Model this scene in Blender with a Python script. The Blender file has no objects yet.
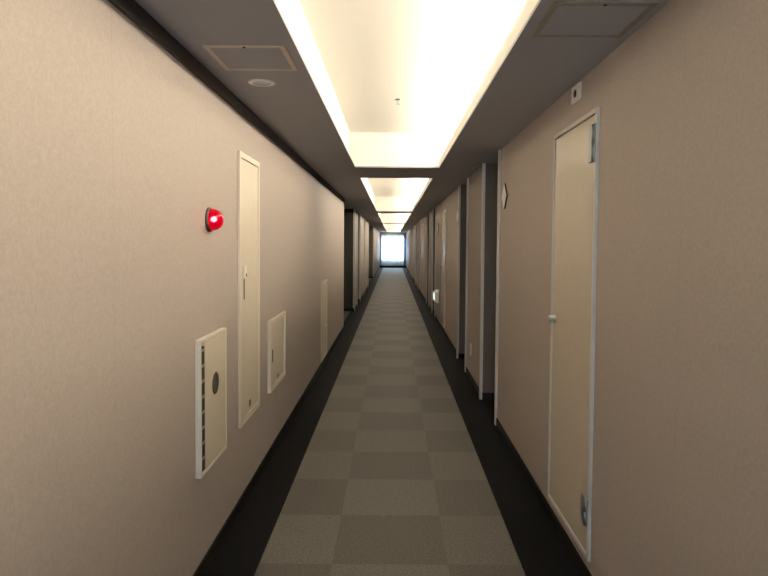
import bpy, bmesh, math, random
from mathutils import Vector, Matrix

random.seed(7)
S = bpy.context.scene
COL = S.collection
EYE = 1.38                                  # height of the lens above the carpet

# ------------------------------------------------------------------ camera
cd = bpy.data.cameras.new('camera')
cam = bpy.data.objects.new('camera', cd)
COL.objects.link(cam)
cam.location = (0, 0, EYE)
cam.rotation_euler = (Matrix.Rotation(math.radians(90 - 2.5), 3, 'X') @
                      Matrix.Rotation(math.radians(0.44), 3, 'Z')).to_euler()
cd.sensor_width = 36
cd.lens = 30
cd.shift_x = -8.65 / 768
cd.shift_y = -15.7 / 768
cd.clip_start = 0.02
S.camera = cam

# ------------------------------------------------------------------ daylight and exposure
W = bpy.data.worlds.new('world')
S.world = W
W.use_nodes = True
bg = W.node_tree.nodes['Background']
bg.inputs['Color'].default_value = (0.60, 0.80, 1.0, 1)
bg.inputs['Strength'].default_value = 14.0
LAMP_STRENGTH = 81.0
LAMP_COLOUR = (1.0, 0.88, 0.71, 1)
vs = S.view_settings
vs.view_transform = 'Standard'
vs.look = 'None'
vs.gamma = 1
vs.use_curve_mapping = False
vs.exposure = -0.07

# ------------------------------------------------------------------ sizes of the place
XL, XR = -0.785, 0.808                      # wall planes
HC = 2.10                                   # ceiling
YB, YE = -3.2, 38.0                         # ends of the corridor
COFFERS = [(-3.0, -1.95), (-1.05, 6.04), (7.0, 14.1), (14.85, 22.0), (22.75, 30.3), (31.0, 37.7)]
CL, CR = -0.36, 0.43                        # lips of the light coffers
R_ALC = [(4.88, 5.67), (6.92, 7.73), (12.06, 12.86), (14.12, 14.92), (19.26, 20.06),
         (21.32, 22.12), (26.46, 27.26), (28.52, 29.32)]
L_ALC = [(14.2, 15.35), (17.2, 17.95)]
L_HALL = [(10.28, 13.15, -3.8), (20.6, 26.0, -2.8)]


# ------------------------------------------------------------------ materials
def new_mat(name):
    m = bpy.data.materials.new(name)
    m.use_nodes = True
    nt = m.node_tree
    return m, nt, nt.nodes['Principled BSDF']


def plain(name, col, rough=0.5, metal=0.0, noise=0.04, scale=40, bump=0.0, spec=0.5):
    """paint / metal / plastic with a little unevenness"""
    m, nt, b = new_mat(name)
    N, Lk = nt.nodes, nt.links
    tc = N.new('ShaderNodeTexCoord')
    n = N.new('ShaderNodeTexNoise')
    n.inputs['Scale'].default_value = scale
    n.inputs['Detail'].default_value = 4
    Lk.new(tc.outputs['Object'], n.inputs['Vector'])
    r = N.new('ShaderNodeValToRGB')
    r.color_ramp.elements[0].position = 0.3
    r.color_ramp.elements[1].position = 0.7
    r.color_ramp.elements[0].color = tuple(c * (1 - noise) for c in col) + (1,)
    r.color_ramp.elements[1].color = tuple(min(1, c * (1 + noise)) for c in col) + (1,)
    Lk.new(n.outputs['Fac'], r.inputs['Fac'])
    Lk.new(r.outputs['Color'], b.inputs['Base Color'])
    b.inputs['Roughness'].default_value = rough
    b.inputs['Metallic'].default_value = metal
    b.inputs['Specular IOR Level'].default_value = spec
    if bump:
        bp = N.new('ShaderNodeBump')
        bp.inputs['Strength'].default_value = bump
        bp.inputs['Distance'].default_value = 0.002
        Lk.new(n.outputs['Fac'], bp.inputs['Height'])
        Lk.new(bp.outputs['Normal'], b.inputs['Normal'])
    return m


def emitter(name, col, strength):
    m = bpy.data.materials.new(name)
    m.use_nodes = True
    nt = m.node_tree
    nt.nodes.clear()
    o = nt.nodes.new('ShaderNodeOutputMaterial')
    e = nt.nodes.new('ShaderNodeEmission')
    e.inputs['Color'].default_value = col
    e.inputs['Strength'].default_value = strength
    nt.links.new(e.outputs[0], o.inputs['Surface'])
    return m


def math_node(nt, op, a, b=None, c=None):
    n = nt.nodes.new('ShaderNodeMath')
    n.operation = op
    for i, v in enumerate((a, b, c)):
        if v is None:
            continue
        if isinstance(v, (int, float)):
            n.inputs[i].default_value = v
        else:
            nt.links.new(v, n.inputs[i])
    return n.outputs[0]


def mix_col(nt, fac, a, b, mode='MIX'):
    n = nt.nodes.new('ShaderNodeMix')
    n.data_type = 'RGBA'
    n.blend_type = mode
    for s, v in ((n.inputs[0], fac), (n.inputs[6], a), (n.inputs[7], b)):
        if isinstance(v, (int, float)):
            s.default_value = v
        elif isinstance(v, tuple):
            s.default_value = v
        else:
            nt.links.new(v, s)
    return n.outputs[2]


def wallpaper(name, col):
    """mottled woven vinyl wallpaper, hung in 0.92 m drops"""
    m, nt, b = new_mat(name)
    N, Lk = nt.nodes, nt.links
    geo = N.new('ShaderNodeNewGeometry')
    sep = N.new('ShaderNodeSeparateXYZ')
    Lk.new(geo.outputs['Position'], sep.inputs[0])

    def noise(scale, sx=1, sy=1, sz=1, det=3):
        mp = N.new('ShaderNodeMapping')
        mp.inputs['Scale'].default_value = (sx, sy, sz)
        Lk.new(geo.outputs['Position'], mp.inputs['Vector'])
        n = N.new('ShaderNodeTexNoise')
        n.inputs['Scale'].default_value = scale
        n.inputs['Detail'].default_value = det
        Lk.new(mp.outputs[0], n.inputs['Vector'])
        return n.outputs['Fac']
    blot = noise(95, 1, 1, 0.9, 5)
    warp = noise(260, 1, 1, 0.5)
    weft = noise(260, 0.5, 0.5, 1)
    v = math_node(nt, 'ADD', math_node(nt, 'MULTIPLY', blot, 0.45), math_node(nt, 'MULTIPLY', warp, 0.27))
    v = math_node(nt, 'ADD', v, math_node(nt, 'MULTIPLY', weft, 0.28))
    r = N.new('ShaderNodeValToRGB')
    r.color_ramp.elements[0].position = 0.34
    r.color_ramp.elements[1].position = 0.66
    r.color_ramp.elements[0].color = tuple(c * 0.88 for c in col) + (1,)
    r.color_ramp.elements[1].color = tuple(min(1, c * 1.09) for c in col) + (1,)
    Lk.new(v, r.inputs['Fac'])
    fr = math_node(nt, 'FRACT', math_node(nt, 'DIVIDE', math_node(nt, 'ADD', sep.outputs['Y'], 3.72), 0.92))
    seam = math_node(nt, 'LESS_THAN', fr, 0.0035)
    c = mix_col(nt, math_node(nt, 'MULTIPLY', seam, 0.22), r.outputs['Color'], tuple(x * 0.55 for x in col) + (1,))
    Lk.new(c, b.inputs['Base Color'])
    b.inputs['Roughness'].default_value = 0.62
    b.inputs['Specular IOR Level'].default_value = 0.35
    bp = N.new('ShaderNodeBump')
    bp.inputs['Strength'].default_value = 0.12
    bp.inputs['Distance'].default_value = 0.002
    Lk.new(v, bp.inputs['Height'])
    Lk.new(bp.outputs['Normal'], b.inputs['Normal'])
    return m


def carpet():
    """chequer of 50 cm tiles down the middle, near-black borders along the walls"""
    m, nt, b = new_mat('carpet')
    N, Lk = nt.nodes, nt.links
    geo = N.new('ShaderNodeNewGeometry')
    sep = N.new('ShaderNodeSeparateXYZ')
    Lk.new(geo.outputs['Position'], sep.inputs[0])
    X, Y = sep.outputs['X'], sep.outputs['Y']
    ix = math_node(nt, 'FLOOR', math_node(nt, 'DIVIDE', math_node(nt, 'ADD', X, 0.252), 0.5))
    iy = math_node(nt, 'FLOOR', math_node(nt, 'DIVIDE', math_node(nt, 'ADD', Y, -0.205 + 20), 0.5))
    ch = math_node(nt, 'MODULO', math_node(nt, 'ADD', math_node(nt, 'ADD', ix, iy), 41), 2)
    comb = N.new('ShaderNodeCombineXYZ')
    Lk.new(ix, comb.inputs[0])
    Lk.new(iy, comb.inputs[1])
    wn = N.new('ShaderNodeTexWhiteNoise')
    wn.noise_dimensions = '2D'
    Lk.new(comb.outputs[0], wn.inputs['Vector'])
    n1 = N.new('ShaderNodeTexNoise')
    n1.inputs['Scale'].default_value = 150
    n1.inputs['Detail'].default_value = 3
    Lk.new(geo.outputs['Position'], n1.inputs['Vector'])
    n2 = N.new('ShaderNodeTexNoise')
    n2.inputs['Scale'].default_value = 60
    n2.inputs['Detail'].default_value = 3
    Lk.new(geo.outputs['Position'], n2.inputs['Vector'])
    base = mix_col(nt, ch, (0.086, 0.080, 0.067, 1), (0.114, 0.107, 0.092, 1))
    jit = math_node(nt, 'ADD', 0.955, math_node(nt, 'MULTIPLY', wn.outputs['Value'], 0.09))
    grain = math_node(nt, 'ADD', math_node(nt, 'MULTIPLY', n1.outputs['Fac'], 2.6),
                      math_node(nt, 'MULTIPLY', n2.outputs['Fac'], 0.7))
    grain = math_node(nt, 'MULTIPLY', math_node(nt, 'ADD', grain, -0.65), jit)
    g = N.new('ShaderNodeCombineColor')
    for i in range(3):
        Lk.new(grain, g.inputs[i])
    tiles = mix_col(nt, 1.0, base, g.outputs[0], 'MULTIPLY')
    border = mix_col(nt, 1.0, (0.0075, 0.0078, 0.0085, 1), g.outputs[0], 'MULTIPLY')
    inr = math_node(nt, 'MULTIPLY', math_node(nt, 'GREATER_THAN', X, -0.566), math_node(nt, 'LESS_THAN', X, 0.566))
    hall = math_node(nt, 'LESS_THAN', X, -0.86)
    c = mix_col(nt, math_node(nt, 'MAXIMUM', inr, hall), border, tiles)
    Lk.new(c, b.inputs['Base Color'])
    b.inputs['Roughness'].default_value = 0.6
    Lk.new(math_node(nt, 'ADD', 0.03, math_node(nt, 'MULTIPLY', math_node(nt, 'MAXIMUM', inr, hall), 0.38)),
           b.inputs['Specular IOR Level'])
    bp = N.new('ShaderNodeBump')
    bp.inputs['Strength'].default_value = 0.35
    bp.inputs['Distance'].default_value = 0.004
    Lk.new(n1.outputs['Fac'], bp.inputs['Height'])
    Lk.new(bp.outputs['Normal'], b.inputs['Normal'])
    return m


M_WALL = wallpaper('beige_wallpaper', (0.40, 0.343, 0.300))
M_HALL = wallpaper('darker_recess_paper', (0.14, 0.118, 0.104))  # wallpaper set to a darker tone on the recess faces
M_DARKHALL = wallpaper('dark_hall_paper', (0.035, 0.034, 0.028))  # wallpaper in its darkest tone, on the side hall faces
M_CEIL = plain('ceiling_paper', (0.40, 0.395, 0.415), 0.75, noise=0.03, scale=120, bump=0.1, spec=0.3)
M_COFFER = plain('coffer_white', (0.94, 0.91, 0.84), 0.6, noise=0.01)
M_CARPET = carpet()
M_BASE = plain('baseboard_vinyl', (0.012, 0.010, 0.009), 0.6, noise=0.1, spec=0.15)
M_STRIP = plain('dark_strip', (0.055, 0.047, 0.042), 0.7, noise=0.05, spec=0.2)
M_TRIM = plain('corner_guard', (0.60, 0.56, 0.52), 0.4, noise=0.02)
M_PANEL = plain('cream_paint', (0.64, 0.56, 0.445), 0.27, noise=0.02, scale=15)
M_PLATE = plain('cream_panel_paint', (0.66, 0.58, 0.46), 0.45, noise=0.02, scale=15)
M_FRAME = plain('frame_paint', (0.70, 0.62, 0.51), 0.35, noise=0.02)
M_DOORFRAME = plain('grey_frame_paint', (0.55, 0.53, 0.50), 0.4, noise=0.02)
M_DARK = plain('dark_recess', (0.012, 0.010, 0.009), 0.6)
M_BROWN = plain('brown_plastic', (0.07, 0.048, 0.03), 0.4)
M_STEEL = plain('steel', (0.46, 0.50, 0.50), 0.3, 0.9, noise=0.03)
M_HINGE = plain('hinge_metal', (0.30, 0.34, 0.34), 0.33, 0.75, noise=0.03)
M_CHROME = plain('chrome', (0.8, 0.8, 0.8), 0.12, 1.0, noise=0.0)
M_WHITE = plain('white_plastic', (0.80, 0.77, 0.70), 0.35, noise=0.02)
M_TAN = plain('tan_aluminium', (0.60, 0.51, 0.40), 0.45, noise=0.05)
M_HATCH = plain('brown_aluminium', (0.27, 0.22, 0.16), 0.45, noise=0.05)
M_GREYBASE = plain('grey_plastic', (0.30, 0.25, 0.22), 0.5, noise=0.04)
M_TUBE = emitter('lamp_glow', LAMP_COLOUR, LAMP_STRENGTH)
M_BULB = emitter('bulb_glow', (1.0, 0.75, 0.7, 1), 60)
M_FOOT = emitter('footlight_glow', (0.85, 1.0, 0.88, 1), 1.3)


def red_lens():
    m = bpy.data.materials.new('red_lens')
    m.use_nodes = True
    nt = m.node_tree
    nt.nodes.clear()
    N, Lk = nt.nodes, nt.links
    o = N.new('ShaderNodeOutputMaterial')
    t = N.new('ShaderNodeBsdfTransparent')
    t.inputs['Color'].default_value = (0.85, 0.07, 0.11, 1)
    e = N.new('ShaderNodeEmission')
    e.inputs['Color'].default_value = (0.85, 0.0, 0.025, 1)
    e.inputs['Strength'].default_value = 0.36
    d = N.new('ShaderNodeBsdfPrincipled')
    d.inputs['Base Color'].default_value = (0.30, 0.002, 0.02, 1)
    d.inputs['Roughness'].default_value = 0.12
    a = N.new('ShaderNodeAddShader')
    Lk.new(d.outputs[0], a.inputs[0])
    Lk.new(e.outputs[0], a.inputs[1])
    x = N.new('ShaderNodeMixShader')
    x.inputs[0].default_value = 0.72
    Lk.new(t.outputs[0], x.inputs[1])
    Lk.new(a.outputs[0], x.inputs[2])
    Lk.new(x.outputs[0], o.inputs['Surface'])
    return m


def sheer():
    m = bpy.data.materials.new('sheer_fabric')
    m.use_nodes = True
    nt = m.node_tree
    nt.nodes.clear()
    N, Lk = nt.nodes, nt.links
    o = N.new('ShaderNodeOutputMaterial')
    t = N.new('ShaderNodeBsdfTransparent')
    t.inputs['Color'].default_value = (0.9, 0.95, 1, 1)
    tl = N.new('ShaderNodeBsdfTranslucent')
    tl.inputs['Color'].default_value = (0.80, 0.86, 0.92, 1)
    df = N.new('ShaderNodeBsdfDiffuse')
    df.inputs['Color'].default_value = (0.80, 0.82, 0.84, 1)
    x0 = N.new('ShaderNodeMixShader')
    x0.inputs[0].default_value = 0.4
    Lk.new(tl.outputs[0], x0.inputs[1])
    Lk.new(df.outputs[0], x0.inputs[2])
    x = N.new('ShaderNodeMixShader')
    x.inputs[0].default_value = 0.78
    Lk.new(t.outputs[0], x.inputs[1])
    Lk.new(x0.outputs[0], x.inputs[2])
    Lk.new(x.outputs[0], o.inputs['Surface'])
    return m


def drape():
    m = bpy.data.materials.new('drape_fabric')
    m.use_nodes = True
    nt = m.node_tree
    nt.nodes.clear()
    N, Lk = nt.nodes, nt.links
    o = N.new('ShaderNodeOutputMaterial')
    tl = N.new('ShaderNodeBsdfTranslucent')
    tl.inputs['Color'].default_value = (0.20, 0.31, 0.48, 1)
    df = N.new('ShaderNodeBsdfDiffuse')
    df.inputs['Color'].default_value = (0.34, 0.40, 0.50, 1)
    x = N.new('ShaderNodeMixShader')
    x.inputs[0].default_value = 0.6
    Lk.new(tl.outputs[0], x.inputs[1])
    Lk.new(df.outputs[0], x.inputs[2])
    Lk.new(x.outputs[0], o.inputs['Surface'])
    return m


def pane():
    m = bpy.data.materials.new('window_glass')
    m.use_nodes = True
    nt = m.node_tree
    nt.nodes.clear()
    N, Lk = nt.nodes, nt.links
    o = N.new('ShaderNodeOutputMaterial')
    t = N.new('ShaderNodeBsdfTransparent')
    t.inputs['Color'].default_value = (0.95, 0.98, 0.97, 1)
    g = N.new('ShaderNodeBsdfGlossy')
    g.inputs['Roughness'].default_value = 0.02
    x = N.new('ShaderNodeMixShader')
    x.inputs[0].default_value = 0.06
    Lk.new(t.outputs[0], x.inputs[1])
    Lk.new(g.outputs[0], x.inputs[2])
    Lk.new(x.outputs[0], o.inputs['Surface'])
    return m


M_RED, M_SHEER, M_GLASS, M_FABRIC = red_lens(), sheer(), pane(), drape()


# ------------------------------------------------------------------ mesh helpers
def bm_new():
    return bmesh.new()


def box(bm, x0, x1, y0, y1, z0, z1, bev=0.0, mi=0):
    xs, ys, zs = sorted((x0, x1)), sorted((y0, y1)), sorted((z0, z1))
    t = bmesh.new()
    v = [t.verts.new((x, y, z)) for x in xs for y in ys for z in zs]
    for f in ((0, 1, 3, 2), (4, 6, 7, 5), (0, 4, 5, 1), (2, 3, 7, 6), (0, 2, 6, 4), (1, 5, 7, 3)):
        t.faces.new([v[i] for i in f])
    if bev:
        bmesh.ops.bevel(t, geom=t.edges[:], offset=bev, segments=2, affect='EDGES', profile=0.5)
    bmesh.ops.recalc_face_normals(t, faces=t.faces[:])
    merge(bm, t, mi)


def merge(bm, t, mi=0):
    me = bpy.data.meshes.new('tmp')
    for f in t.faces:
        f.material_index = mi
    t.to_mesh(me)
    t.free()
    bm.from_mesh(me)
    bpy.data.meshes.remove(me)


def lathe(bm, prof, origin, axis, seg=24, mi=0, sx=1.0):
    """prof: (radius, distance along axis); axis: unit vector"""
    axis = Vector(axis).normalized()
    q = Vector((0, 0, 1)).rotation_difference(axis).to_matrix()
    t = bmesh.new()
    rings = []
    for r, h in prof:
        if r < 1e-6:
            rings.append([t.verts.new(Vector(origin) + q @ Vector((0, 0, h)))])
        else:
            rings.append([t.verts.new(Vector(origin) + q @ Vector((r * math.cos(2 * math.pi * i / seg),
                                                                  r * sx * math.sin(2 * math.pi * i / seg), h)))
                          for i in range(seg)])
    for a, b in zip(rings, rings[1:]):
        for i in range(seg):
            j = (i + 1) % seg
            if len(a) == 1 and len(b) == 1:
                continue
            if len(a) == 1:
                t.faces.new((a[0], b[j], b[i]))
            elif len(b) == 1:
                t.faces.new((a[i], a[j], b[0]))
            else:
                t.faces.new((a[i], a[j], b[j], b[i]))
    if len(rings[0]) > 1:
        t.faces.new(rings[0][::-1])
    if len(rings[-1]) > 1:
        t.faces.new(rings[-1])
    for f in t.faces:
        f.smooth = True
    bmesh.ops.recalc_face_normals(t, faces=t.faces[:])
    merge(bm, t, mi)


def world_loc(o):
    v = Vector((0, 0, 0))
    while o:
        v += o.location
        o = o.parent
    return v


def obj(name, bm, mats, parent=None, **props):
    """link the bmesh (world coordinates) as one object, its origin at the foot of its box"""
    if not isinstance(mats, (list, tuple)):
        mats = [mats]
    co = [v.co for v in bm.verts]
    lo = Vector([min(c[i] for c in co) for i in range(3)])
    hi = Vector([max(c[i] for c in co) for i in range(3)])
    org = Vector(((lo.x + hi.x) / 2, (lo.y + hi.y) / 2, lo.z))
    for v in bm.verts:
        v.co -= org
    me = bpy.data.meshes.new(name)
    bm.to_mesh(me)
    bm.free()
    for m in mats:
        me.materials.append(m)
    o = bpy.data.objects.new(name, me)
    COL.objects.link(o)
    o.location = org
    if parent:
        o.parent = parent
        o.location = org - world_loc(parent)
    for k, v in props.items():
        o[k] = v
    return o


def thing(name, loc, label, category, **props):
    o = bpy.data.objects.new(name, None)
    o.empty_display_size = 0.05
    COL.objects.link(o)
    o.location = loc
    o['label'] = label
    o['category'] = category
    for k, v in props.items():
        o[k] = v
    return o


def struct(name, bm, mats, label, category):
    return obj(name, bm, mats, kind='structure', label=label, category=category)


def wx(side, w):
    """x of a point w metres out from the wall on that side (-1 left, 1 right)"""
    return XL + w if side < 0 else XR - w


def wbox(bm, side, y0, y1, z0, z1, w0, w1, bev=0.0, mi=0):
    box(bm, wx(side, w0), wx(side, w1), y0, y1, z0, z1, bev, mi)


# ------------------------------------------------------------------ floor
bm = bm_new()
box(bm, -4.0, 1.4, YB - 0.1, YE + 0.2, -0.1, 0.0)
struct('floor', bm, M_CARPET, 'grey and beige chequered carpet tiles with near-black borders along both walls', 'floor')

# ------------------------------------------------------------------ walls
T = 0.38
bm = bm_new()
y = YB - 0.1
for a, b in R_ALC + [(YE + 0.2, None)]:
    box(bm, XR, XR + T, y, a, 0, HC)
    if b is not None:
        box(bm, XR + 0.34, XR + T + 0.1, a - 0.05, b + 0.05, 0, HC)
        y = b
def recess_faces(bm, side, spans, mi):
    for f in bm.faces:
        c = f.calc_center_median()
        out = (c.x - XR) if side > 0 else (XL - c.x)
        if out > 0.02 and any(a - 0.2 < c.y < b + 0.2 for a, b in spans):
            f.material_index = mi


bm.normal_update()
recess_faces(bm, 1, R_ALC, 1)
struct('wall_right', bm, [M_WALL, M_HALL], 'right corridor wall in beige woven wallpaper with tall door recesses', 'wall')

bm = bm_new()
cuts = sorted([(a, b, None) for a, b in L_ALC] + L_HALL)
y = YB - 0.1
for a, b, d in cuts + [(YE + 0.2, None, None)]:
    box(bm, XL - T, XL, y, a, 0, HC)
    if b is not None:
        if d is None:
            box(bm, XL - T - 0.1, XL - 0.34, a - 0.05, b + 0.05, 0, HC)
        else:
            box(bm, d, XL - T + 0.02, a - 0.12, a, 0, HC)
            box(bm, d, XL - T + 0.02, b, b + 0.12, 0, HC)
            box(bm, d - 0.12, d, a - 0.12, b + 0.12, 0, HC)
        y = b
bm.normal_update()
recess_faces(bm, -1, L_ALC, 1)
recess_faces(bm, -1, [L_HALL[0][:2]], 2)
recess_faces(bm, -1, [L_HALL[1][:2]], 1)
struct('wall_left', bm, [M_WALL, M_HALL, M_DARKHALL], 'left corridor wall in beige woven wallpaper, open at the side hall', 'wall')

WX0, WX1, WZ0, WZ1 = -0.76, 0.78, 0.42, 1.84      # window opening
bm = bm_new()
box(bm, XL - 0.1, WX0, YE, YE + 0.18, 0, HC)
box(bm, WX1, XR + 0.1, YE, YE + 0.18, 0, HC)
box(bm, WX0, WX1, YE, YE + 0.18, 0, WZ0)
box(bm, WX0, WX1, YE, YE + 0.18, WZ1, HC)
struct('wall_end', bm, M_WALL, 'far end wall around the bright window', 'wall')
bm = bm_new()
BX0, BX1, BZ0, BZ1 = -0.70, 0.72, 0.30, 1.98            # unseen window behind the viewer, added to cool the near walls
box(bm, XL - 0.1, BX0, YB - 0.12, YB, 0, HC)
box(bm, BX1, XR + 0.1, YB - 0.12, YB, 0, HC)
box(bm, BX0, BX1, YB - 0.12, YB, 0, BZ0)
box(bm, BX0, BX1, YB - 0.12, YB, BZ1, HC)
struct('wall_back', bm, M_WALL, 'wall closing the corridor behind the viewer', 'wall')

# ------------------------------------------------------------------ ceiling with its light coffers
bm = bm_new()
LIP = 0.012
box(bm, -4.0, CL, YB - 0.1, YE + 0.2, HC, HC + LIP)
box(bm, CR, 1.4, YB - 0.1, YE + 0.2, HC, HC + LIP)
y = YB - 0.1
for a, b in COFFERS + [(YE + 0.2, None)]:
    box(bm, CL, CR, y, a, HC, HC + LIP)
    y = b
ceiling = struct('ceiling', bm, M_CEIL, 'low grey ceiling with a row of lit coffers down its middle', 'ceiling')
IL, IR, CH = CL - 0.05, CR + 0.13, HC + 0.325
for a, b in COFFERS:
    bm = bm_new()
    z0 = HC + LIP
    box(bm, IL - 0.03, IL, a - 0.03, b + 0.03, z0, CH)
    box(bm, IR, IR + 0.03, a - 0.03, b + 0.03, z0, CH)
    box(bm, IL, IR, a - 0.03, a, z0, CH)
    box(bm, IL, IR, b, b + 0.03, z0, CH)
    box(bm, IL - 0.03, IR + 0.03, a - 0.03, b + 0.03, CH, CH + 0.03)
    box(bm, CR, CR + 0.012, a, b, z0, HC + 0.075)      # upstand hiding the lamp
    cf = obj('light_coffer', bm, M_COFFER, ceiling, label='cream light coffer')
    bm = bm_new()
    lathe(bm, [(0.014, 0), (0.014, b - a - 0.2)], (CR + 0.075, a + 0.1, HC + 0.158), (0, 1, 0), 8)
    tube = obj('cove_lamp', bm, M_TUBE, cf)

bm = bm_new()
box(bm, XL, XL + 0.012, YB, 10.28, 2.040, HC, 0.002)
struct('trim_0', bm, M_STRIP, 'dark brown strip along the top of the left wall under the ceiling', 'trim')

# ------------------------------------------------------------------ baseboards
BH = 0.06
bm = bm_new()
y = YB
for a, b in R_ALC + [(YE, None)]:
    box(bm, XR - 0.008, XR, y, a, 0, BH)
    if b is not None:
        box(bm, XR, XR + 0.34, a, a + 0.008, 0, BH)
        box(bm, XR, XR + 0.34, b - 0.008, b, 0, BH)
        box(bm, XR + 0.332, XR + 0.34, a, b, 0, BH)
        y = b
struct('baseboard_right', bm, M_BASE, 'low dark vinyl baseboard along the right wall', 'baseboard')
bm = bm_new()
y = YB
for a, b, d in cuts + [(YE, None, None)]:
    box(bm, XL, XL + 0.008, y, a, 0, BH)
    if b is not None:
        e = XL - 0.34 if d is None else d
        box(bm, e, XL, a, a + 0.008, 0, BH)
        box(bm, e, XL, b - 0.008, b, 0, BH)
        box(bm, e, e + 0.008, a, b, 0, BH)
        y = b
struct('baseboard_left', bm, M_BASE, 'low dark vinyl baseboard along the left wall', 'baseboard')
bm = bm_new()
box(bm, XL + 0.01, XR - 0.01, YE - 0.015, YE, 0, 0.11)
struct('baseboard_end', bm, M_BASE, 'dark baseboard under the far window', 'baseboard')

# ------------------------------------------------------------------ pale corner guards on the recess edges
n = 0
for i, (a, b) in enumerate(R_ALC):
    for q, (y0, y1) in enumerate(((a - 0.04, a + 0.004), (b - 0.004, b + 0.045))):
        n += 1
        bm = bm_new()
        wbox(bm, 1, y0, y1, 0, HC, (-0.03, -0.003)[q], (0.016, 0.022)[q], 0.002)
        struct('trim_%d' % n, bm, M_TRIM, 'pale corner guard on the %s edge of the %s recess in the right wall' %
               (('near', 'far')[q], ('first', 'second', 'third', 'fourth', 'fifth', 'sixth', 'seventh', 'eighth')[i]), 'corner guard')
for y0, y1, lab in ((13.146, 13.2, 'far edge of the left side hall'),
                    (14.15, 14.204, 'near edge of the first left recess'), (15.346, 15.4, 'far edge of the first left recess'),
                    (17.15, 17.204, 'near edge of the second left recess'), (17.946, 18.0, 'far edge of the second left recess'),
                    (20.55, 20.604, 'near edge of the far left opening'), (25.996, 26.05, 'far edge of the far left opening')):
    n += 1
    bm = bm_new()
    wbox(bm, -1, y0, y1, 0, HC, -0.03, 0.012, 0.003)
    struct('trim_%d' % n, bm, M_TRIM, 'pale corner guard on the ' + lab, 'corner guard')

# ------------------------------------------------------------------ window, curtains
win = thing('window_1', ((WX0 + WX1) / 2, YE + 0.09, WZ0), 'bright window glowing white at the far end', 'window', kind='structure')
bm = bm_new()
fy0, fy1 = YE + 0.06, YE + 0.11
for x0, x1, z0, z1 in ((WX0, WX0 + 0.05, WZ0, WZ1), (WX1 - 0.05, WX1, WZ0, WZ1), (WX0 + 0.05, WX1 - 0.05, WZ0, WZ0 + 0.05),
                       (WX0 + 0.05, WX1 - 0.05, WZ1 - 0.05, WZ1), (-0.03, 0.01, WZ0 + 0.05, WZ1 - 0.05)):
    box(bm, x0, x1, fy0, fy1, z0, z1, 0.004)
obj('window_frame', bm, M_STEEL, win)
bm = bm_new()
box(bm, WX0 + 0.03, WX1 - 0.03, YE + 0.082, YE + 0.088, WZ0 + 0.03, WZ1 - 0.03)
obj('glass_pane', bm, M_GLASS, win)


added_win = thing('added_window_2', ((BX0 + BX1) / 2, YB - 0.06, BZ0), 'unseen window behind the viewer, added for cool daylight on the near walls', 'window', kind='structure')
bm = bm_new()
for x0, x1, z0, z1 in ((BX0, BX0 + 0.04, BZ0, BZ1), (BX1 - 0.04, BX1, BZ0, BZ1), (BX0 + 0.04, BX1 - 0.04, BZ0, BZ0 + 0.04),
                       (BX0 + 0.04, BX1 - 0.04, BZ1 - 0.04, BZ1)):
    box(bm, x0, x1, YB - 0.09, YB - 0.04, z0, z1, 0.004)
obj('window_frame', bm, M_STEEL, added_win)
bm = bm_new()
box(bm, BX0 + 0.02, BX1 - 0.02, YB - 0.068, YB - 0.062, BZ0 + 0.02, BZ1 - 0.02)
obj('glass_pane', bm, M_GLASS, added_win)


def cloth(x0, x1, yc, z0, z1, amp, folds, thick, ph=0.0):
    t = bmesh.new()
    nx = max(24, int(folds * 10))
    rows = []
    for k in range(7):
        z = z0 + (z1 - z0) * k / 6
        a = amp * (1 - 0.5 * k / 6)
        rows.append([t.verts.new((x0 + (x1 - x0) * i / nx,
                                  yc + a * math.sin(2 * math.pi * folds * i / nx + ph + 0.25 * math.sin(i * 0.7)), z))
                     for i in range(nx + 1)])
    for r0, r1 in zip(rows, rows[1:]):
        for i in range(nx):
            f = t.faces.new((r0[i], r0[i + 1], r1[i + 1], r1[i]))
            f.smooth = True
    if thick:
        bmesh.ops.solidify(t, geom=t.faces[:], thickness=thick)
    return t


obj('lace_curtain', cloth(-0.765, 0.785, YE - 0.09, 0.12, 1.93, 0.018, 17, 0.0),
    M_SHEER, label='white sheer curtain drawn across the far window', category='curtain')
obj('curtain', cloth(-0.765, -0.665, YE - 0.15, 0.12, 1.93, 0.022, 3, 0.003), M_FABRIC,
    label='narrow blue-grey drape gathered at the left side of the far window', category='curtain', group='drapes at the far window')
obj('curtain', cloth(0.645, 0.785, YE - 0.15, 0.12, 1.93, 0.022, 3.5, 0.003, 1.0), M_FABRIC,
    label='narrow blue-grey drape gathered at the right side of the far window', category='curtain', group='drapes at the far window')
bm = bm_new()
box(bm, XL + 0.004, XR - 0.004, YE - 0.19, YE - 0.03, 1.945, 1.985, 0.004)
obj('curtain_rail', bm, M_STEEL, label='metal curtain rail across the top of the far window', category='curtain rail')


# ------------------------------------------------------------------ framed panels set on the walls
def frame_bars(bm, side, y0, y1, z0, z1, w, out, bev=0.002):
    wbox(bm, side, y0, y0 + w, z0, z1, 0, out, bev)
    wbox(bm, side, y1 - w, y1, z0, z1, 0, out, bev)
    wbox(bm, side, y0 + w, y1 - w, z0, z0 + w, 0, out, bev)
    wbox(bm, side, y0 + w, y1 - w, z1 - w, z1, 0, out, bev)


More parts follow.
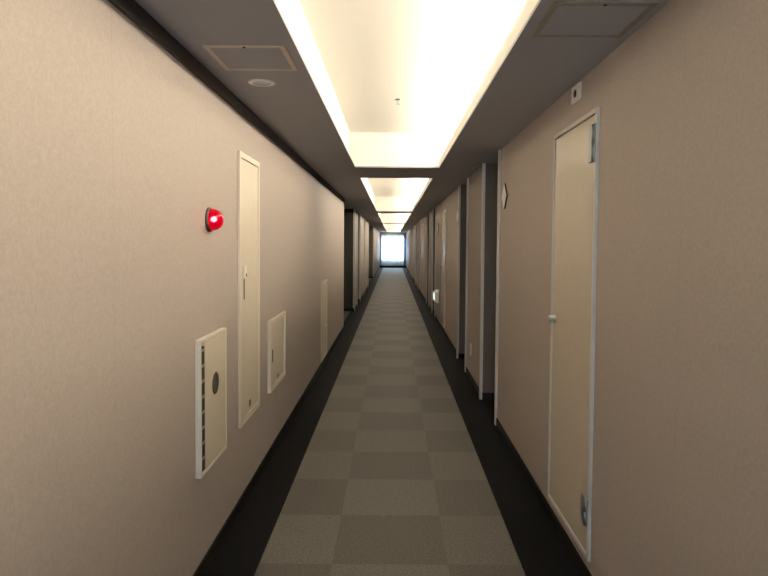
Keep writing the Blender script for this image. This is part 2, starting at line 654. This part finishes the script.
# lower cabinet with hinge strip and round grip
t = thing('hose_cabinet', (XL, 2.73, 0.432), 'low cream wall cabinet with dark oval grip and dark perforated strip, nearest on left wall', 'cabinet')
bm = bm_new(); frame_bars(bm, -1, 2.53, 2.93, 0.432, 0.992, 0.012, 0.024); obj('frame', bm, M_FRAME, t)
bm = bm_new(); wbox(bm, -1, 2.541, 2.919, 0.443, 0.981, 0, 0.010); obj('back_plate', bm, M_PLATE, t)
bm = bm_new(); wbox(bm, -1, 2.542, 2.592, 0.452, 0.960, 0.010, 0.021, 0.001); obj('hinge_strip', bm, M_DARK, t, label='dark perforated strip')
bm = bm_new(); wbox(bm, -1, 2.594, 2.917, 0.447, 0.977, 0.010, 0.021, 0.002); dr = obj('door', bm, M_PLATE, t)
bm = bm_new(); lathe(bm, [(0.048, 0), (0.048, 0.003), (0.042, 0.004), (0.039, 0.002), (0.0, 0.002)], (XL + 0.0211, 2.746, 0.775), (1, 0, 0), 32)
obj('finger_grip', bm, M_BROWN, dr, label='dark brown round finger grip')
for k in range(8):
    bm = bm_new()
    wbox(bm, -1, 2.546, 2.590, 0.500 + k * 0.063, 0.512 + k * 0.063, 0.021, 0.0225, 0.0005)
    obj('hinge_tab', bm, M_GREYBASE, t)

# tall shaft door
t = thing('shaft_door', (XL, 3.48, 0.43), 'tall narrow cream service door with frame in left wall, behind the red alarm lamp', 'service door')
bm = bm_new(); frame_bars(bm, -1, 3.24, 3.72, 0.43, 1.846, 0.030, 0.013); obj('frame', bm, M_FRAME, t)
bm = bm_new(); wbox(bm, -1, 3.273, 3.69, 0.463, 1.813, 0, 0.008, 0.002); dr = obj('door', bm, M_PLATE, t)
bm = bm_new(); wbox(bm, -1, 3.318, 3.366, 1.197, 1.262, 0.008, 0.018, 0.004)
lk = obj('latch', bm, M_WHITE, dr, label='small white latch plate')
bm = bm_new(); wbox(bm, -1, 3.331, 3.353, 1.205, 1.222, 0.018, 0.021, 0.002); obj('lock_button', bm, M_CHROME, lk)
bm = bm_new(); wbox(bm, -1, 3.332, 3.352, 1.085, 1.194, 0.008, 0.010, 0.001); obj('pull_slot', bm, M_BROWN, dr, label='dark slot pull')
bm = bm_new(); wbox(bm, -1, 3.45, 3.49, 0.49, 0.525, 0.008, 0.010, 0.001); obj('sticker', bm, M_BROWN, dr, label='small dark sticker')

# small square panel
t = thing('access_panel', (XL, 4.29, 0.432), 'square cream access panel with dark slot pull low on the left wall', 'access panel')
bm = bm_new(); frame_bars(bm, -1, 4.01, 4.58, 0.432, 0.893, 0.028, 0.020); obj('frame', bm, M_FRAME, t)
bm = bm_new(); wbox(bm, -1, 4.041, 4.549, 0.463, 0.862, 0, 0.011, 0.002); dr = obj('door', bm, M_PLATE, t)
bm = bm_new(); wbox(bm, -1, 4.100, 4.125, 0.612, 0.694, 0.011, 0.014, 0.001); obj('pull_slot', bm, M_BROWN, dr, label='dark slot pull')
bm = bm_new(); wbox(bm, -1, 4.29, 4.33, 0.475, 0.499, 0.011, 0.013, 0.001); obj('sticker', bm, M_BROWN, dr, label='small dark sticker')

# farther low door
t = thing('access_panel', (XL, 7.29, 0.075), 'low flush cream hatch reaching the baseboard, farthest along the left wall', 'access panel')
bm = bm_new(); frame_bars(bm, -1, 6.99, 7.59, 0.075, 0.963, 0.03, 0.012); obj('frame', bm, M_FRAME, t)
bm = bm_new(); wbox(bm, -1, 7.023, 7.557, 0.108, 0.93, 0, 0.008, 0.002); dr = obj('door', bm, M_PLATE, t)
bm = bm_new(); lathe(bm, [(0.02, 0), (0.02, 0.006), (0.008, 0.01), (0.014, 0.02), (0.0, 0.024)], (XL + 0.008, 7.37, 0.435), (1, 0, 0), 16)
obj('knob', bm, M_WHITE, dr)


# ------------------------------------------------------------------ narrow service doors in the right wall
ORD = ('nearest', 'second', 'third', 'fourth', 'fifth')


def service_door(i, y0):
    y1 = y0 + 0.67
    d = thing('door_%d' % (i + 1), (XR, (y0 + y1) / 2, 0.10), 'narrow cream service door flush in the right wall, %s of its row' % ORD[i],
              'door', kind='structure')
    bm = bm_new()
    frame_bars(bm, 1, y0, y1, 0.105, 1.925, 0.020, 0.014)
    obj('door_frame', bm, M_DOORFRAME, d)
    bm = bm_new(); wbox(bm, 1, y0 + 0.023, y1 - 0.023, 0.128, 1.902, 0, 0.008, 0.002)
    leaf = obj('door_leaf', bm, M_PANEL, d)
    for z0, z1 in ((1.715, 1.862), (0.245, 0.355)):
        bm = bm_new()
        wbox(bm, 1, y0 + 0.004, y0 + 0.019, z0, z1, 0.014, 0.018, 0.001)
        wbox(bm, 1, y0 + 0.034, y0 + 0.088, z0, z1, 0.008, 0.018, 0.002)
        for k in range(2):
            h = (z1 - z0) / 2
            lathe(bm, [(0.008, 0.001), (0.008, h - 0.001)], (wx(1, 0.0165), y0 + 0.027, z0 + k * h), (0, 0, 1), 14)
        obj('hinge', bm, M_HINGE, d)
    bm = bm_new()
    lathe(bm, [(0.020, 0), (0.020, 0.004), (0.014, 0.006), (0.015, 0.014), (0.019, 0.020), (0.019, 0.027), (0.014, 0.031), (0, 0.032)],
          (wx(1, 0.008), y1 - 0.062, 1.02), (-1, 0, 0), 20)
    obj('door_knob', bm, M_STEEL, leaf, label='chrome door knob')


for i in range(5):
    service_door(i, 2.53 + 7.2 * i)

# ------------------------------------------------------------------ red alarm lamp
t = thing('alarm_lamp', (XL, 2.73, 1.479), 'glowing red dome alarm lamp on the left wall before the tall service door', 'alarm lamp')
c = (XL, 2.73, 1.479)
bm = bm_new(); lathe(bm, [(0.052, 0), (0.053, 0.004), (0.051, 0.010), (0.047, 0.012)], c, (1, 0, 0), 32); obj('base', bm, M_BROWN, t)
bm = bm_new()
lathe(bm, [(0.0472, 0.0121)] + [(0.0470 * math.cos(a) ** 0.8, 0.0121 + 0.050 * math.sin(a)) for a in [math.radians(x) for x in (10, 20, 30, 40, 50, 60, 70, 80)]] + [(0, 0.0622)],
      c, (1, 0, 0), 32)
obj('lens', bm, M_RED, t, label='translucent red dome lens')
bm = bm_new()
lathe(bm, [(0.0085, 0), (0.0085, 0.004)], (c[0] + 0.0125, c[1] - 0.019, c[2] + 0.001), (1, 0, 0), 12)
obj('socket', bm, M_GREYBASE, t)
bm = bm_new()
lathe(bm, [(0.0, 0)] + [(0.012 * math.sin(a), 0.012 - 0.012 * math.cos(a)) for a in [math.radians(x) for x in range(20, 180, 20)]] + [(0.0, 0.024)],
      (c[0] + 0.0166, c[1] - 0.019, c[2] + 0.001), (1, 0, 0), 14)
obj('bulb', bm, M_BULB, t, label='white-hot lit bulb')


# ------------------------------------------------------------------ ceiling fittings
def hatch(x0, x1, y0, y1, lab, mat):
    t = thing('ceiling_hatch', ((x0 + x1) / 2, (y0 + y1) / 2, HC - 0.004), lab, 'ceiling hatch', group='ceiling hatches')
    bm = bm_new()
    w, z0 = 0.02, HC - 0.004
    for a in ((x0, x0 + w, y0, y1), (x1 - w, x1, y0, y1), (x0 + w, x1 - w, y0, y0 + w), (x0 + w, x1 - w, y1 - w, y1)):
        box(bm, *a, z0, HC, 0.001)
    obj('frame', bm, mat, t)
    bm = bm_new(); box(bm, x0 + w + 0.001, x1 - w - 0.001, y0 + w + 0.001, y1 - w - 0.001, HC - 0.003, HC); obj('lid', bm, M_CEIL, t)
    bm = bm_new(); lathe(bm, [(0.006, 0), (0.006, 0.002), (0, 0.003)], ((x0 + x1) / 2, y0 + 0.01, z0), (0, 0, -1), 10); obj('screw', bm, M_DARK, t)


hatch(-0.70, -0.40, 2.365, 2.69, 'square ceiling hatch with tan frame beside the round downlight, left of the lit coffer', M_TAN)
hatch(0.47, 0.78, 1.925, 2.235, 'square ceiling hatch with brown frame right of the lit coffer, near the right wall', M_HATCH)
hatch(-0.72, -0.42, 16.75, 18.3, 'far pale-edged ceiling hatch on the left strip, beyond the side hall', M_TAN)

t = thing('downlight', (-0.592, 2.895, HC - 0.006), 'small round downlight, unlit, behind the left ceiling hatch', 'downlight')
bm = bm_new()
lathe(bm, [(0.049, 0), (0.058, 0), (0.060, -0.003), (0.057, -0.006), (0.050, -0.006)], (-0.592, 2.895, HC), (0, 0, 1), 32); obj('trim_ring', bm, M_WHITE, t)
bm = bm_new()
lathe(bm, [(0.049, -0.001), (0.049, -0.004), (0.034, -0.0075), (0, -0.009)], (-0.592, 2.895, HC), (0, 0, 1), 32); obj('lens', bm, plain('frosted_lens', (0.66, 0.66, 0.76), 0.15, noise=0.02), t)


def sprinkler(x, y, z, lab):
    t = thing('sprinkler_head', (x, y, z - 0.04), lab, 'sprinkler', group='sprinkler heads')
    bm = bm_new(); lathe(bm, [(0.026, 0), (0.026, 0.003), (0.012, 0.008)], (x, y, z), (0, 0, -1), 20); obj('rosette', bm, M_CHROME, t)
    bm = bm_new(); lathe(bm, [(0.007, 0.006), (0.007, 0.022), (0.003, 0.024), (0.003, 0.034)], (x, y, z), (0, 0, -1), 10); obj('nozzle', bm, M_STEEL, t)
    bm = bm_new(); lathe(bm, [(0.015, 0.034), (0.015, 0.037), (0, 0.038)], (x, y, z), (0, 0, -1), 16); obj('deflector', bm, M_STEEL, t)


def coff_pt(px, py, z):
    k = (z - EYE) / (243.9 - py)
    return (px - 392.65) * k, 640 * k


sprinkler(0.03, 4.66, CH, 'tiny sprinkler head inside the nearest lit coffer')
sprinkler(0.735, 5.93, HC, 'tiny dark sprinkler head on the ceiling above the right wall, beyond the coffer end')

# ------------------------------------------------------------------ small things on the right wall
t = thing('sensor_plate', (XR, 2.85, 2.008), 'small white plate with a round dark hole high over the nearest service door', 'wall plate')
bm = bm_new(); wbox(bm, 1, 2.785, 2.915, 2.012, 2.086, 0, 0.010, 0.003); obj('plate', bm, M_WHITE, t)
bm = bm_new(); lathe(bm, [(0.017, 0), (0.017, 0.003), (0.011, 0.0045), (0, 0.0045)], (wx(1, 0.010), 2.85, 2.049), (-1, 0, 0), 20)
obj('sensor_eye', bm, M_DARK, t, label='round dark eye')


def diamond(y, z, lab):
    t = thing('room_sign', (XR, y, z - 0.09), lab, 'sign', group='diamond signs')
    for nm, r, w0, w1, m in (('backing', 0.092, 0.0, 0.010, M_DARK), ('face', 0.087, 0.010, 0.014, M_WHITE)):
        q = bmesh.new()
        a = [q.verts.new((wx(1, w0), y + r * s, z + r * c_)) for s, c_ in ((0, 1), (1, 0), (0, -1), (-1, 0))]
        b = [q.verts.new((wx(1, w1), y + r * s, z + r * c_)) for s, c_ in ((0, 1), (1, 0), (0, -1), (-1, 0))]
        q.faces.new(a); q.faces.new(b[::-1])
        for i in range(4):
            q.faces.new((a[i], b[i], b[(i + 1) % 4], a[(i + 1) % 4]))
        bmesh.ops.bevel(q, geom=q.edges[:], offset=0.0015, segments=1, affect='EDGES')
        bmesh.ops.recalc_face_normals(q, faces=q.faces[:])
        obj(nm, q, m, t)


diamond(4.62, 1.732, 'pale diamond-shaped sign just before the first recess in the right wall')
diamond(7.93, 1.73, 'pale diamond-shaped sign just past the second recess in the right wall')
diamond(11.45, 1.67, 'pale diamond-shaped sign before the third recess, above the footlight')

t = thing('wall_outlet', (XR, 6.49, 0.255), 'small ivory outlet plate low on the right wall between the first two recesses', 'outlet')
bm = bm_new(); wbox(bm, 1, 6.455, 6.525, 0.255, 0.375, 0, 0.008, 0.002); obj('plate', bm, M_WHITE, t)
for z in (0.29, 0.325):
    bm = bm_new(); wbox(bm, 1, 6.478, 6.502, z, z + 0.018, 0.008, 0.0095, 0.0005); obj('socket', bm, M_GREYBASE, t)

t = thing('footlight', (XR, 11.3, 0.34), 'white tapered footlight box low on the right wall before the third recess', 'footlight')
q = bmesh.new()
a = [q.verts.new((wx(1, 0), yy, zz)) for yy, zz in ((11.12, 0.345), (11.58, 0.345), (11.58, 0.58), (11.12, 0.58))]
b = [q.verts.new((wx(1, 0.068), yy, zz)) for yy, zz in ((11.15, 0.385), (11.55, 0.385), (11.55, 0.54), (11.15, 0.54))]
q.faces.new(a); q.faces.new(b[::-1])
for i in range(4):
    q.faces.new((a[i], b[i], b[(i + 1) % 4], a[(i + 1) % 4]))
bmesh.ops.bevel(q, geom=q.edges[:], offset=0.004, segments=2, affect='EDGES')
bmesh.ops.recalc_face_normals(q, faces=q.faces[:])
obj('housing', q, M_WHITE, t)
bm = bm_new(); wbox(bm, 1, 11.165, 11.535, 0.40, 0.525, 0.068, 0.072, 0.001); obj('lens', bm, M_FOOT, t, label='lit pale lens')
